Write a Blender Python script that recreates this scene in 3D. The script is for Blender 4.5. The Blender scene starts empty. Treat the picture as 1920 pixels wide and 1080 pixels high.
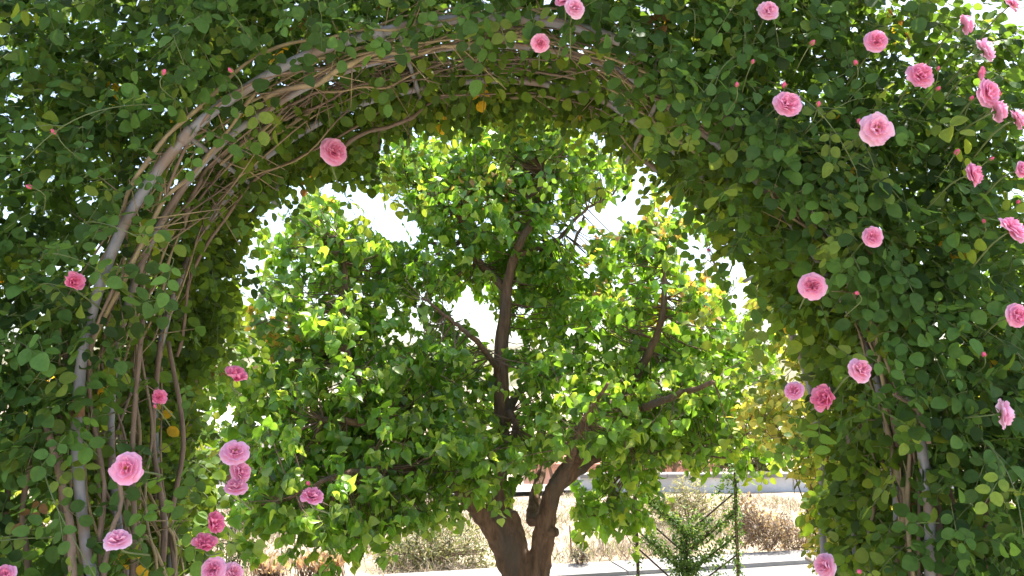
import bpy, bmesh, math, random
import numpy as np
from mathutils import Vector, Matrix, noise

rng = np.random.default_rng(7)
random.seed(7)
R = math.radians
sc = bpy.context.scene
C = sc.collection

# ------------------------------------------------------------------ camera
F = 1500.0
PITCH = math.atan(180.0 / F)
CAMZ = 1.6
cam = bpy.data.cameras.new('camera')
cam.sensor_width = 36.0
cam.lens = 36.0 * F / 1920.0
cam.clip_start = 0.05
cam.clip_end = 9000
co = bpy.data.objects.new('camera', cam)
C.objects.link(co)
co.location = (0, 0, CAMZ)
co.rotation_euler = (math.pi / 2 + PITCH, 0, 0)
sc.camera = co

# ------------------------------------------------------------------ world, sun, exposure
SUN_EL, SUN_AZ = 66.0, 38.0
w = bpy.data.worlds.new('World')
sc.world = w
w.use_nodes = True
nt = w.node_tree
nt.nodes.clear()
sky = nt.nodes.new('ShaderNodeTexSky')
sky.sky_type = 'NISHITA'
sky.sun_disc = False
sky.sun_elevation = R(SUN_EL)
sky.sun_rotation = R(SUN_AZ)
sky.air_density = 1.0
sky.dust_density = 3.0
sky.ozone_density = 0.6
bg = nt.nodes.new('ShaderNodeBackground')
bg.inputs['Strength'].default_value = 0.15
wo = nt.nodes.new('ShaderNodeOutputWorld')
nt.links.new(sky.outputs[0], bg.inputs[0])
nt.links.new(bg.outputs[0], wo.inputs[0])
sl = bpy.data.lights.new('sun', 'SUN')
sl.energy = 4.2
sl.angle = R(0.5)
sl.color = (1.0, 0.95, 0.86)
so = bpy.data.objects.new('sun', sl)
C.objects.link(so)
sd = Vector((math.sin(R(SUN_AZ)) * math.cos(R(SUN_EL)), math.cos(R(SUN_AZ)) * math.cos(R(SUN_EL)), math.sin(R(SUN_EL))))
so.rotation_euler = sd.to_track_quat('Z', 'Y').to_euler()
so.location = (3, 6, 12)
sc.view_settings.view_transform = 'Standard'
sc.view_settings.look = 'None'
sc.view_settings.exposure = 1.75
sc.view_settings.gamma = 1.0
try:
    sc.cycles.max_bounces = 8
    sc.cycles.transmission_bounces = 6
    sc.cycles.transparent_max_bounces = 4
except Exception:
    pass


# ------------------------------------------------------------------ small tools
def P(px, py, Y):
    """the point of the place that stands Y metres ahead and is seen at this spot of the photo"""
    x = px - 960.0
    u = 540.0 - py
    c, s = math.cos(PITCH), math.sin(PITCH)
    dy = F * c - u * s
    dz = F * s + u * c
    t = Y / dy
    return Vector((x * t, Y, CAMZ + dz * t))


def nrm(a):
    return a / np.maximum(np.linalg.norm(a, axis=-1, keepdims=True), 1e-9)


def tag(o, label=None, cat=None, group=None, kind=None):
    if label: o['label'] = label
    if cat: o['category'] = cat
    if group: o['group'] = group
    if kind: o['kind'] = kind
    return o


def empty(name, loc, label, cat, group=None):
    o = bpy.data.objects.new(name, None)
    o.empty_display_size = 0.1
    C.objects.link(o)
    o.location = loc
    return tag(o, label, cat, group)


def link(name, me, mats, parent=None):
    o = bpy.data.objects.new(name, me)
    for m in (mats if isinstance(mats, (list, tuple)) else [mats]):
        me.materials.append(m)
    C.objects.link(o)
    if parent is not None:
        o.parent = parent
        o.matrix_parent_inverse = Matrix.Translation(parent.location).inverted()
    return o


def mesh_np(name, V, T, col=None, smooth=True, matidx=None):
    """V (n,3), T (m,3) triangles, col (n,3)"""
    me = bpy.data.meshes.new(name)
    n, m = len(V), len(T)
    me.vertices.add(n)
    me.vertices.foreach_set('co', np.ascontiguousarray(V, dtype=np.float32).ravel())
    me.loops.add(m * 3)
    me.loops.foreach_set('vertex_index', np.ascontiguousarray(T, dtype=np.int32).ravel())
    me.polygons.add(m)
    me.polygons.foreach_set('loop_start', np.arange(0, m * 3, 3, dtype=np.int32))
    me.polygons.foreach_set('loop_total', np.full(m, 3, dtype=np.int32))
    if matidx is not None:
        me.polygons.foreach_set('material_index', np.ascontiguousarray(matidx, dtype=np.int32))
    me.polygons.foreach_set('use_smooth', np.full(m, bool(smooth)))
    if col is not None:
        at = me.color_attributes.new('tint', 'FLOAT_COLOR', 'POINT')
        c4 = np.ones((n, 4), dtype=np.float32)
        c4[:, :3] = col
        at.data.foreach_set('color', c4.ravel())
    me.update()
    me.validate()
    return me


def join_np(parts):
    """parts: list of (V, T, col, mat index)"""
    Vs, Ts, Cs, Ms, off = [], [], [], [], 0
    for V, T, c, mi in parts:
        if len(V) == 0: continue
        Vs.append(V); Ts.append(T + off)
        c = np.asarray(c, dtype=float)
        Cs.append(np.broadcast_to(c, (len(V), 3)) if c.ndim == 1 else c)
        Ms.append(np.full(len(T), mi)); off += len(V)
    return np.concatenate(Vs), np.concatenate(Ts), np.concatenate(Cs), np.concatenate(Ms)


# ------------------------------------------------------------------ materials
def mat(name):
    m = bpy.data.materials.new(name)
    m.use_nodes = True
    t = m.node_tree
    t.nodes.clear()
    out = t.nodes.new('ShaderNodeOutputMaterial')
    return m, t, out


def leaf_mat(name, trans=0.45, rough=0.42, spec=0.35, warm=(1.35, 1.15, 0.55), nscale=90.0):
    m, t, out = mat(name)
    at = t.nodes.new('ShaderNodeAttribute'); at.attribute_name = 'tint'
    tc = t.nodes.new('ShaderNodeTexCoord')
    nz = t.nodes.new('ShaderNodeTexNoise'); nz.inputs['Scale'].default_value = nscale
    nz.inputs['Detail'].default_value = 3
    t.links.new(tc.outputs['Object'], nz.inputs['Vector'])
    mr = t.nodes.new('ShaderNodeMapRange')
    mr.inputs['To Min'].default_value = 0.72; mr.inputs['To Max'].default_value = 1.28
    t.links.new(nz.outputs['Fac'], mr.inputs['Value'])
    mul = t.nodes.new('ShaderNodeVectorMath'); mul.operation = 'SCALE'
    t.links.new(at.outputs['Color'], mul.inputs[0]); t.links.new(mr.outputs[0], mul.inputs['Scale'])
    p = t.nodes.new('ShaderNodeBsdfPrincipled')
    p.inputs['Roughness'].default_value = rough
    p.inputs['Specular IOR Level'].default_value = spec
    t.links.new(mul.outputs[0], p.inputs['Base Color'])
    wm = t.nodes.new('ShaderNodeVectorMath'); wm.operation = 'MULTIPLY'
    wm.inputs[1].default_value = [v * 1.5 for v in warm]
    t.links.new(mul.outputs[0], wm.inputs[0])
    tr = t.nodes.new('ShaderNodeBsdfTranslucent')
    t.links.new(wm.outputs[0], tr.inputs['Color'])
    mx = t.nodes.new('ShaderNodeMixShader'); mx.inputs[0].default_value = trans
    t.links.new(p.outputs[0], mx.inputs[1]); t.links.new(tr.outputs[0], mx.inputs[2])
    t.links.new(mx.outputs[0], out.inputs['Surface'])
    return m


def rough_mat(name, c1, c2, scale=20.0, rough=0.8, bump=0.3, stretch=(1, 1, 1), metallic=0.0, c3=None, s2=None, dist=0.01):
    m, t, out = mat(name)
    tc = t.nodes.new('ShaderNodeTexCoord')
    mp = t.nodes.new('ShaderNodeMapping'); mp.inputs['Scale'].default_value = stretch
    t.links.new(tc.outputs['Object'], mp.inputs['Vector'])
    nz = t.nodes.new('ShaderNodeTexNoise'); nz.inputs['Scale'].default_value = scale
    nz.inputs['Detail'].default_value = 8; nz.inputs['Roughness'].default_value = 0.65
    t.links.new(mp.outputs[0], nz.inputs['Vector'])
    cr = t.nodes.new('ShaderNodeValToRGB')
    cr.color_ramp.elements[0].position = 0.32; cr.color_ramp.elements[0].color = (*c1, 1)
    cr.color_ramp.elements[1].position = 0.68; cr.color_ramp.elements[1].color = (*c2, 1)
    t.links.new(nz.outputs['Fac'], cr.inputs[0])
    src = cr.outputs[0]
    if c3 is not None:
        n2 = t.nodes.new('ShaderNodeTexNoise'); n2.inputs['Scale'].default_value = s2 or scale * 0.2
        n2.inputs['Detail'].default_value = 5
        t.links.new(mp.outputs[0], n2.inputs['Vector'])
        r2 = t.nodes.new('ShaderNodeValToRGB')
        r2.color_ramp.elements[0].position = 0.48; r2.color_ramp.elements[1].position = 0.62
        t.links.new(n2.outputs['Fac'], r2.inputs[0])
        mx = t.nodes.new('ShaderNodeMix'); mx.data_type = 'RGBA'
        t.links.new(r2.outputs[0], mx.inputs['Factor'])
        t.links.new(cr.outputs[0], mx.inputs['A']); mx.inputs['B'].default_value = (*c3, 1)
        src = mx.outputs['Result']
    p = t.nodes.new('ShaderNodeBsdfPrincipled')
    p.inputs['Roughness'].default_value = rough
    p.inputs['Metallic'].default_value = metallic
    t.links.new(src, p.inputs['Base Color'])
    if bump:
        b = t.nodes.new('ShaderNodeBump'); b.inputs['Strength'].default_value = bump
        b.inputs['Distance'].default_value = dist
        t.links.new(nz.outputs['Fac'], b.inputs['Height'])
        t.links.new(b.outputs[0], p.inputs['Normal'])
    t.links.new(p.outputs[0], out.inputs['Surface'])
    return m


M = {}
M['rose_leaf'] = leaf_mat('rose_leaf', 0.46, 0.5, 0.16, warm=(1.5, 1.2, 0.45))
M['tree_leaf'] = leaf_mat('tree_leaf', 0.5, 0.30, 0.55, warm=(1.6, 1.4, 0.5), nscale=30)
M['shrub_leaf'] = leaf_mat('shrub_leaf', 0.4, 0.5, 0.3, nscale=20)
M['dry_grass'] = leaf_mat('dry_grass', 0.3, 0.8, 0.1, warm=(1.1, 1.0, 0.8), nscale=5)
M['petal'] = leaf_mat('petal', 0.35, 0.6, 0.15, warm=(0.75, 0.62, 0.68), nscale=60)
M['cane'] = rough_mat('cane', (0.17, 0.125, 0.06), (0.31, 0.24, 0.12), 30, 0.65, 0.4, c3=(0.13, 0.09, 0.06), s2=3)
M['old_cane'] = rough_mat('old_cane', (0.10, 0.065, 0.042), (0.21, 0.145, 0.095), 40, 0.75, 0.5, (1, 1, .3))
M['green_stem'] = rough_mat('green_stem', (0.07, 0.11, 0.03), (0.14, 0.16, 0.05), 25, 0.55, 0.0)
M['pipe'] = rough_mat('pipe', (0.14, 0.14, 0.15), (0.235, 0.228, 0.23), 14, 0.5, 0.15, c3=(0.17, 0.12, 0.085), s2=9)
M['bark'] = rough_mat('bark', (0.08, 0.046, 0.028), (0.25, 0.15, 0.09), 30, 0.95, 1.0, (1, 1, .22), c3=(0.13, 0.095, 0.07), s2=7, dist=0.03)
M['twig'] = rough_mat('twig', (0.10, 0.06, 0.04), (0.2, 0.13, 0.085), 30, 0.85, 0.4)
M['stamen'] = rough_mat('stamen', (0.75, 0.36, 0.05), (0.8, 0.5, 0.12), 60, 0.7, 0)
M['black_iron'] = rough_mat('black_iron', (0.02, 0.015, 0.013), (0.07, 0.035, 0.022), 40, 0.7, 0.3)
M['rust'] = rough_mat('rust', (0.16, 0.07, 0.03), (0.26, 0.14, 0.07), 40, 0.85, 0.3)
M['concrete'] = rough_mat('concrete', (0.23, 0.215, 0.20), (0.33, 0.31, 0.295), 9, 0.9, 0.25, c3=(0.19, 0.18, 0.165), s2=1.2)
M['wall_concrete'] = rough_mat('wall_concrete', (0.5, 0.5, 0.5), (0.62, 0.62, 0.62), 6, 0.9, 0.2, c3=(0.44, 0.43, 0.42), s2=1.0)
M['road'] = rough_mat('road', (0.15, 0.15, 0.15), (0.22, 0.22, 0.22), 60, 0.9, 0.3, c3=(0.24, 0.225, 0.2), s2=2)
M['soil'] = rough_mat('soil', (0.22, 0.165, 0.11), (0.42, 0.34, 0.24), 3.0, 0.95, 0.5, c3=(0.36, 0.30, 0.22), s2=0.5, dist=0.04)
M['bounce_path'] = rough_mat('bounce_path', (0.36, 0.33, 0.29), (0.5, 0.47, 0.42), 25, 0.95, 0.4)  # kept pale so the near ground throws light back at the arch
M['hills'] = rough_mat('hills', (0.10, 0.11, 0.06), (0.24, 0.21, 0.14), 0.02, 1.0, 0.0)
M['plaster_pink'] = rough_mat('plaster_pink', (0.50, 0.30, 0.25), (0.60, 0.38, 0.31), 2, 0.9, 0.1)
M['plaster_white'] = rough_mat('plaster_white', (0.6, 0.58, 0.55), (0.72, 0.7, 0.67), 2, 0.9, 0.1)
M['roof_tile'] = rough_mat('roof_tile', (0.35, 0.16, 0.10), (0.48, 0.25, 0.17), 6, 0.9, 0.3)
M['dark_glass'] = rough_mat('dark_glass', (0.03, 0.035, 0.04), (0.05, 0.055, 0.06), 3, 0.15, 0)


# ------------------------------------------------------------------ leaves
def leaf_template(kind):
    if kind == 'rose':       # broad oval leaflet
        side = [(.20, .05), (.37, .25), (.405, .50), (.31, .76), (.13, .93)]
    elif kind == 'tree':     # broad heart with a drawn-out tip
        side = [(.27, .0), (.43, .17), (.44, .38), (.29, .63), (.10, .84)]
    elif kind == 'narrow':
        side = [(.09, .1), (.15, .3), (.16, .5), (.12, .72), (.06, .88)]
    mids = [0, .2, .42, .62, .82, 1.0]
    V = [(0, y, 0) for y in mids]
    n = len(side)
    for sgn in (-1, 1):
        V += [(sgn * x, y, abs(x)) for x, y in side]
    T = []
    for k, b in ((0, 6), (1, 6 + n)):
        tt = [(0, 1, b)]
        for i in range(n - 1):
            tt += [(i + 1, b + i + 1, b + i), (i + 1, i + 2, b + i + 1)]
        tt.append((n, b + n - 1, b + n - 1))
        tt = tt[:-1]
        if k: tt = [(a, c, d) for a, d, c in [(q[0], q[1], q[2]) for q in tt]]
        T += tt
    return np.array(V, float), np.array(T, int)


TPL = {k: leaf_template(k) for k in ('rose', 'tree', 'narrow')}


def leaves(pos, d, n, size, col, kind='rose', fold=0.35, droop=0.25, jit=1.0):
    """pos base of blade, d along the blade, n face normal; returns V,T,col"""
    V0, T0 = TPL[kind]
    N = len(pos); k = len(V0)
    d = nrm(d)
    n = nrm(n - (n * d).sum(1, keepdims=True) * d)
    x = np.cross(d, n)
    wv = rng.uniform(0.86, 1.14, (N, 1)); fv = fold * rng.uniform(-0.1, 1.5, (N, 1)); dv = droop * rng.uniform(-.4, 1.6, (N, 1))
    tw = rng.normal(0, .12, (N, 1)) * jit
    lx = V0[None, :, 0] * wv
    ly = np.broadcast_to(V0[None, :, 1], (N, k))
    lz = V0[None, :, 2] * fv - dv * ly ** 2 + tw * lx * ly + rng.normal(0, .018, (N, k)) * jit
    s = size[:, None, None]
    V = pos[:, None, :] + s * (lx[..., None] * x[:, None, :] + ly[..., None] * d[:, None, :] + lz[..., None] * n[:, None, :])
    T = (T0[None] + (np.arange(N) * k)[:, None, None]).reshape(-1, 3)
    Cc = np.repeat(col, k, axis=0)
    return V.reshape(-1, 3), T, Cc


def sticks(A, B, ra, rb, sides=3):
    """straight thin tapered sticks, one per row"""
    N = len(A)
    if N == 0: return np.zeros((0, 3)), np.zeros((0, 3), int)
    d = nrm(B - A)
    ref = np.where(np.abs(d[:, 2:3]) > .9, np.array([[1., 0, 0]]), np.array([[0, 0, 1.]]))
    u = nrm(np.cross(d, ref)); v = np.cross(d, u)
    ang = np.arange(sides) * 2 * math.pi / sides
    ring = np.cos(ang)[None, :, None] * u[:, None, :] + np.sin(ang)[None, :, None] * v[:, None, :]
    ra = np.broadcast_to(ra, (N,))[:, None, None]; rb = np.broadcast_to(rb, (N,))[:, None, None]
    V = np.concatenate([A[:, None] + ring * ra, B[:, None] + ring * rb], 1)
    t = []
    for i in range(sides):
        j = (i + 1) % sides
        t += [(i, j, sides + j), (i, sides + j, sides + i)]
    T = (np.array(t)[None] + (np.arange(N) * 2 * sides)[:, None, None]).reshape(-1, 3)
    return V.reshape(-1, 3), T


def catmull(pts, rad, step):
    pts = np.array([tuple(p) for p in pts], float); rad = np.array(rad, float)
    if len(rad) != len(pts): rad = np.interp(np.linspace(0, 1, len(pts)), np.linspace(0, 1, len(rad)), rad)
    q = np.vstack([2 * pts[0] - pts[1], pts, 2 * pts[-1] - pts[-2]])
    out, ro = [], []
    for i in range(len(pts) - 1):
        p0, p1, p2, p3 = q[i:i + 4]
        n = max(2, int(np.linalg.norm(p2 - p1) / step))
        for t in np.arange(n) / n:
            out.append(.5 * (2 * p1 + (p2 - p0) * t + (2 * p0 - 5 * p1 + 4 * p2 - p3) * t * t + (3 * p1 - p0 - 3 * p2 + p3) * t ** 3))
            ro.append(rad[i] + (rad[i + 1] - rad[i]) * t)
    out.append(pts[-1]); ro.append(rad[-1])
    return np.array(out), np.array(ro)


def tube(pts, rad, sides=8, step=0.04, wob=0.0, cap=True, lump=0.0, raw=False):
    if raw: c, r = np.array(pts, float), np.array(rad, float)
    else: c, r = catmull(pts, rad, step)
    n = len(c)
    if wob:
        c = c + rng.normal(0, wob, c.shape) * np.linspace(0, 1, n)[:, None]
    tang = nrm(np.gradient(c, axis=0))
    u = np.cross(tang[0], [0, 0, 1.]) if abs(tang[0][2]) < .9 else np.cross(tang[0], [1., 0, 0])
    u /= np.linalg.norm(u)
    V = []
    ph = rng.uniform(0, 6)
    ang = np.arange(sides) * 2 * math.pi / sides
    for i in range(n):
        u = u - tang[i] * np.dot(u, tang[i]); u /= np.linalg.norm(u)
        v = np.cross(tang[i], u)
        rr = r[i] * (1 + lump * (np.sin(3 * ang + ph + i * .15) * .5 + rng.normal(0, .5, sides) * .5))
        V.append(c[i] + (np.cos(ang)[:, None] * u + np.sin(ang)[:, None] * v) * rr[:, None])
    V = np.concatenate(V)
    T = []
    for i in range(n - 1):
        for k in range(sides):
            j = (k + 1) % sides
            a, b = i * sides + k, i * sides + j
            T += [(a, b, b + sides), (a, b + sides, a + sides)]
    if cap:
        V = np.vstack([V, c[0], c[-1]])
        e = n * sides
        for k in range(sides):
            j = (k + 1) % sides
            T += [(e, j, k), (e + 1, (n - 1) * sides + k, (n - 1) * sides + j)]
    return V, np.array(T, int)


def box(c, sx, sy, sz, rz=0.0, taper=1.0):
    x = np.array([(-1, -1, -1), (1, -1, -1), (1, 1, -1), (-1, 1, -1), (-1, -1, 1), (1, -1, 1), (1, 1, 1), (-1, 1, 1)], float) * .5
    x[4:, :2] *= taper
    x *= (sx, sy, sz)
    cs, sn = math.cos(rz), math.sin(rz)
    x = x @ np.array([(cs, sn, 0), (-sn, cs, 0), (0, 0, 1)])
    T = []
    for a, b, c_, d in ((0, 3, 2, 1), (4, 5, 6, 7), (0, 1, 5, 4), (1, 2, 6, 5), (2, 3, 7, 6), (3, 0, 4, 7)):
        T += [(a, b, c_), (a, c_, d)]
    return x + np.array(tuple(c)), np.array(T)


def fn(p, s, seed=0.0):
    """smooth noise of an (n,3) array, about -1..1"""
    return np.array([noise.noise(Vector((q[0] * s + seed, q[1] * s + 3.1 * seed, q[2] * s - seed))) for q in p]) * 2


def randdir(n):
    return nrm(rng.normal(0, 1, (n, 3)))


# ------------------------------------------------------------------ the setting: ground, road, kerb, hills
def ground_z(x, y):
    z = 0.0
    yk = 6.68 + 0.255 * x                 # kerb line
    t = y - yk
    if t > 0.45:
        z = 0.05 + 0.06 * min(1, (t - .45) / 3)
    if y > 12.2:
        z -= 5.0 * (1 - math.exp(-(y - 12.2) / 14.0))
    return z


ys = np.concatenate([np.linspace(-60, -8, 8), np.linspace(-6, 14, 90), np.linspace(14.5, 60, 40), np.geomspace(65, 7000, 25)])
xs = np.concatenate([-np.geomspace(12, 5000, 22)[::-1], np.linspace(-11, 11, 80), np.geomspace(12, 5000, 22)])
V = []
for y in ys:
    for x in xs:
        z = ground_z(x, y)
        if y > 7.6 + .255 * x and y < 30 and abs(x) < 40:
            z += .035 * noise.noise(Vector((x * 1.3, y * 1.3, 0)))
        if z > -0.02 and y < 7.6 + .255 * x: z = -0.0
        V.append((x, y, z))
nx = len(xs)
T = []
for j in range(len(ys) - 1):
    for i in range(nx - 1):
        a = j * nx + i
        T += [(a, a + 1, a + nx + 1), (a, a + nx + 1, a + nx)]
tag(link('ground', mesh_np('ground', np.array(V), np.array(T)), M['soil']), kind='structure')

KA = math.atan(0.255)
kd = np.array((math.cos(KA), math.sin(KA), 0)); kn = np.array((-math.sin(KA), math.cos(KA), 0))
K0 = np.array((0, 6.68, 0))


def kp(s, t, z): return K0 + kd * s + kn * t + np.array((0, 0, z))


def sheet(name, s0, s1, t0, t1, z, m):
    V = np.array([kp(s0, t0, z), kp(s1, t0, z), kp(s1, t1, z), kp(s0, t1, z)])
    return tag(link(name, mesh_np(name, V, np.array([(0, 1, 2), (0, 2, 3)]), smooth=False), m), kind='structure')


sheet('road', -30, 30, -.95, -.001, 0.012, M['road'])
V = np.array([(-3, -3, .008), (3, -3, .008), (3, 3.6, .008), (-3, 3.6, .008)], float)
tag(link('bounce_path', mesh_np('bounce_path', V, np.array([(0, 1, 2), (0, 2, 3)]), smooth=False), M['bounce_path']), kind='structure')  # unseen pale gravel sheet, added to bounce light onto the arch front
parts = []
for k in range(-12, 14):                    # kerb stones with joints
    c = kp(k * 1.0 + .5, .20, .015)
    v, t = box(c, .988, .40, .06, KA, .994)
    v += rng.normal(0, .002, 3)
    parts.append((v, t, (1, 1, 1), 0))
V, T, c_, m_ = join_np(parts)
tag(link('kerb', mesh_np('kerb', V, T, smooth=False), M['concrete']), kind='structure')

V, T = [], []
nh = 160
for i in range(nh):
    x = -2600 + 5200 * i / (nh - 1)
    h = 150 + 50 * noise.noise(Vector((x * .0011, 2.2, 0))) + 24 * noise.noise(Vector((x * .006, 7, 0))) + 8 * noise.noise(Vector((x * .02, 7, 0)))
    h *= 1.0 - .35 * (x > 0) * min(1, x / 1500)
    for q in range(7):
        f = q / 6
        V.append((x, 2100 + 650 * f + 60 * noise.noise(Vector((x * .004, q * .9, 1))), -14 + h * math.sin(f * math.pi / 2) + (6 * noise.noise(Vector((x * .02, q, 3))) if q else -10)))
for i in range(nh - 1):
    for q in range(6):
        a = i * 7 + q
        T += [(a, a + 7, a + 8), (a, a + 8, a + 1)]
tag(link('hills', mesh_np('hills', np.array(V), np.array(T)), M['hills']), kind='structure')

# ------------------------------------------------------------------ the arch of pipes
YF, YB = 2.0, 2.87
front_px = [(172, 1130), (158, 1040), (143, 900), (140, 800), (148, 690), (166, 600), (202, 490), (250, 390), (312, 300), (380, 228),
            (455, 175), (545, 122), (640, 84), (725, 62), (830, 42), (940, 36), (1050, 46), (1160, 76), (1245, 132), (1345, 205), (1450, 296),
            (1545, 410), (1620, 520), (1680, 640), (1716, 760), (1736, 880), (1744, 980), (1746, 1120)]
hp = [P(a, b, YF) for a, b in front_px]
lx, rx = hp[0].x, hp[-1].x
hp = [Vector((lx + .02, YF, 0)), Vector((lx + .01, YF, .5))] + hp + [Vector((rx + .01, YF, .5)), Vector((rx, YF, 0))]
HC, _ = catmull(hp, [1, 1], 0.02)
HX = HC[:, [0, 2]]                                   # curve in x,z
seg = np.r_[0, np.cumsum(np.linalg.norm(np.diff(HX, axis=0), axis=1))]
HLEN = seg[-1]
tg = nrm(np.gradient(HX, axis=0))
HN = np.stack([-tg[:, 1], tg[:, 0]], 1)              # outward normal (left leg going up -> -x)
APEX_S = seg[np.argmax(HX[:, 1])]


def hoop(s, r, y):
    """s metres along the hoop, r outward of it, y depth -> (n,3)"""
    s = np.asarray(s, float)
    x = np.interp(s, seg, HX[:, 0]); z = np.interp(s, seg, HX[:, 1])
    nx_ = np.interp(s, seg, HN[:, 0]); nz_ = np.interp(s, seg, HN[:, 1])
    return np.stack([x + nx_ * r, np.broadcast_to(y, x.shape), z + nz_ * r], -1)


def hnorm(s):
    v = np.stack([np.interp(s, seg, HN[:, 0]), 0 * s, np.interp(s, seg, HN[:, 1])], -1)
    return nrm(v)


arch = empty('garden_arch', (0, YF, 0), 'grey metal pipe arch carrying the climbing roses over the way through', 'garden arch')
sg = np.linspace(0, HLEN, 150)
for y, r, rad in ((YF, 0, .013), (YF + .16, -.004, .010), (YF + .48, .02, .011), (YB - .05, .05, .012)):
    v, t = tube(hoop(sg, r + .006 * np.sin(sg * 2.1 + y), y), np.full(150, rad), 12, raw=True)
    link('hoop', mesh_np('hoop', v, t), M['pipe'], arch)
for s in (1.55, 2.3, 2.86, APEX_S + .62, HLEN - 1.62):      # sleeve joints of the front pipe
    a, b = hoop([s - .022, s + .022], .006 * math.sin(s * 2.1 + YF), YF)
    v, t = tube([a, (a + b) / 2, b], [.0165, .0165], 12, .02)
    link('sleeve_joint', mesh_np('sleeve_joint', v, t), M['rust'] if s < 2 else M['pipe'], arch)
for s in (1.0, 1.62, 2.3, APEX_S - .25, APEX_S + .5, HLEN - 2.0, HLEN - 1.0):
    a = hoop([s], .012, YF)[0]; b = hoop([s], .012, YB)[0]
    v, t = tube([a, (a + b) / 2, b], [.007, .007], 8, .1)
    link('crossbar', mesh_np('crossbar', v, t), M['pipe'], arch)

# ------------------------------------------------------------------ climbing roses: where blooms are
# px, py, diameter in px, facing yaw (deg, + = to the right), pitch (deg, + up), depth, kind
BL = [
 (1478, 194, 62, 5, 12, 1.80, 'o'), (1646, 240, 66, 0, 5, 1.80, 'r'), (1728, 139, 58, 8, 12, 1.80, 'o'),
 (1644, 76, 50, -8, 8, 1.82, 'o'), (1441, 19, 46, 0, 10, 1.82, 'o'), (1637, 444, 46, 0, 0, 1.82, 'o'),
 (1523, 536, 58, -20, 0, 1.85, 'o'), (1614, 693, 50, 15, 20, 1.80, 'o'), (1828, 326, 50, 45, 5, 1.76, 'o'),
 (1857, 172, 58, 25, 0, 1.76, 'r'), (1850, 92, 52, 60, 25, 1.76, 'r'), (1812, 45, 46, 70, 20, 1.78, 'o'),
 (1874, 208, 50, 70, 10, 1.76, 'o'), (1910, 222, 46, 60, 20, 1.76, 'o'), (1902, 426, 62, 35, 35, 1.72, 'r'),
 (1909, 592, 50, 10, 5, 1.74, 'o'), (1885, 777, 56, 72, 0, 1.78, 'r'), (1489, 732, 42, -35, 25, 1.92, 'o'),
 (1546, 746, 48, -60, 5, 1.93, 'd'), (1545, 1060, 48, -65, 10, 1.95, 'o'), (1838, 138, 28, 60, -10, 1.8, 'd'), (1918, 318, 36, 30, 0, 1.74, 'o'),
 (1078, 14, 44, 10, 5, 1.84, 'o'), (1056, 0, 40, -20, 35, 1.86, 'o'), (1013, 81, 42, 0, -35, 1.92, 'o'), (1900, 5, 40, 40, 30, 1.75, 'r'),
 (628, 284, 62, 40, 10, 2.25, 'o'), (236, 878, 60, 0, 10, 1.80, 'r'), (220, 1010, 50, 15, 62, 1.82, 'o'),
 (441, 846, 52, 20, 40, 2.05, 'r'), (452, 884, 50, 65, 20, 2.06, 'o'), (442, 911, 46, 20, 60, 2.04, 'o'), (442, 704, 44, 55, 45, 2.1, 'd'),
 (584, 928, 46, 25, 62, 2.1, 'o'), (402, 980, 44, 70, 15, 2.05, 'd'), (384, 1020, 42, 30, 60, 2.05, 'd'), (399, 1068, 50, 0, 15, 2.0, 'o'),
 (438, 1074, 42, 50, 25, 2.02, 'o'), (139, 528, 38, 45, 15, 1.86, 'd'), (6, 1078, 46, 0, 30, 1.8, 'o'), (298, 745, 30, 40, 10, 1.97, 'd'), (1050, 1100, 1, 0, 0, 2, 'x'),
]
BL = [b for b in BL if b[6] != 'x']
BUDS = [(1519, 85), (1606, 121), (1409, 120), (1382, 163), (1533, 200), (1613, 230), (1867, 172), (1820, 190), (1871, 180), (1790, 290), (1855, 300), (1908, 380),
        (1846, 418), (1609, 551), (1201, 232), (1288, 336), (1846, 668), (1614, 1072), (305, 140), (105, 252), (61, 352), (437, 136),
        (294, 765), (1470, 165), (1759, 133), (1755, 170), (1330, 470), (580, 909)]
bpos = [P(b[0], b[1], b[5]) for b in BL]
brad = [b[2] / 2 / F * b[5] for b in BL]
bdir = [Vector((math.sin(R(b[3])) * math.cos(R(b[4])), -math.cos(R(b[3])) * math.cos(R(b[4])), math.sin(R(b[4])))) for b in BL]
CAM = Vector((0, 0, CAMZ))


def clear_of_blooms(p, extra=.012):
    ok = np.ones(len(p), bool)
    for c, r in zip(bpos, brad):
        axis = np.array((CAM - c).normalized())       # blooms stand proud of the leaves
        d = p - np.array(c)
        along = d @ axis
        off = np.linalg.norm(d - along[:, None] * axis, axis=1)
        ok &= ~((along > -r * .9) & (along < .4) & (off < r + extra))
    return ok


# ------------------------------------------------------------------ compound rose leaves
def leaf_colour(n, base=(0.066, 0.135, 0.030), young=0.12, yellow=0.006, spread=.3):
    c = np.tile(np.array(base), (n, 1))
    c *= (1 + rng.normal(0, spread, (n, 1))).clip(.45, 1.8)
    blue = rng.uniform(0, 1, (n, 1))
    c = c * (1 - .0 * blue) + np.array((0.0, 0.0, 0.010)) * blue
    y = rng.uniform(0, 1, n)
    c[y < young] = np.array((.16, .24, .045)) * rng.uniform(.7, 1.2, ((y < young).sum(), 1))
    bq = rng.uniform(0, 1, n) < .0015
    c[bq] = (.20, .11, .05)
    c[y < yellow] = np.array((.62, .42, .04)) * rng.uniform(.7, 1.1, ((y < yellow).sum(), 1))
    return c


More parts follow.
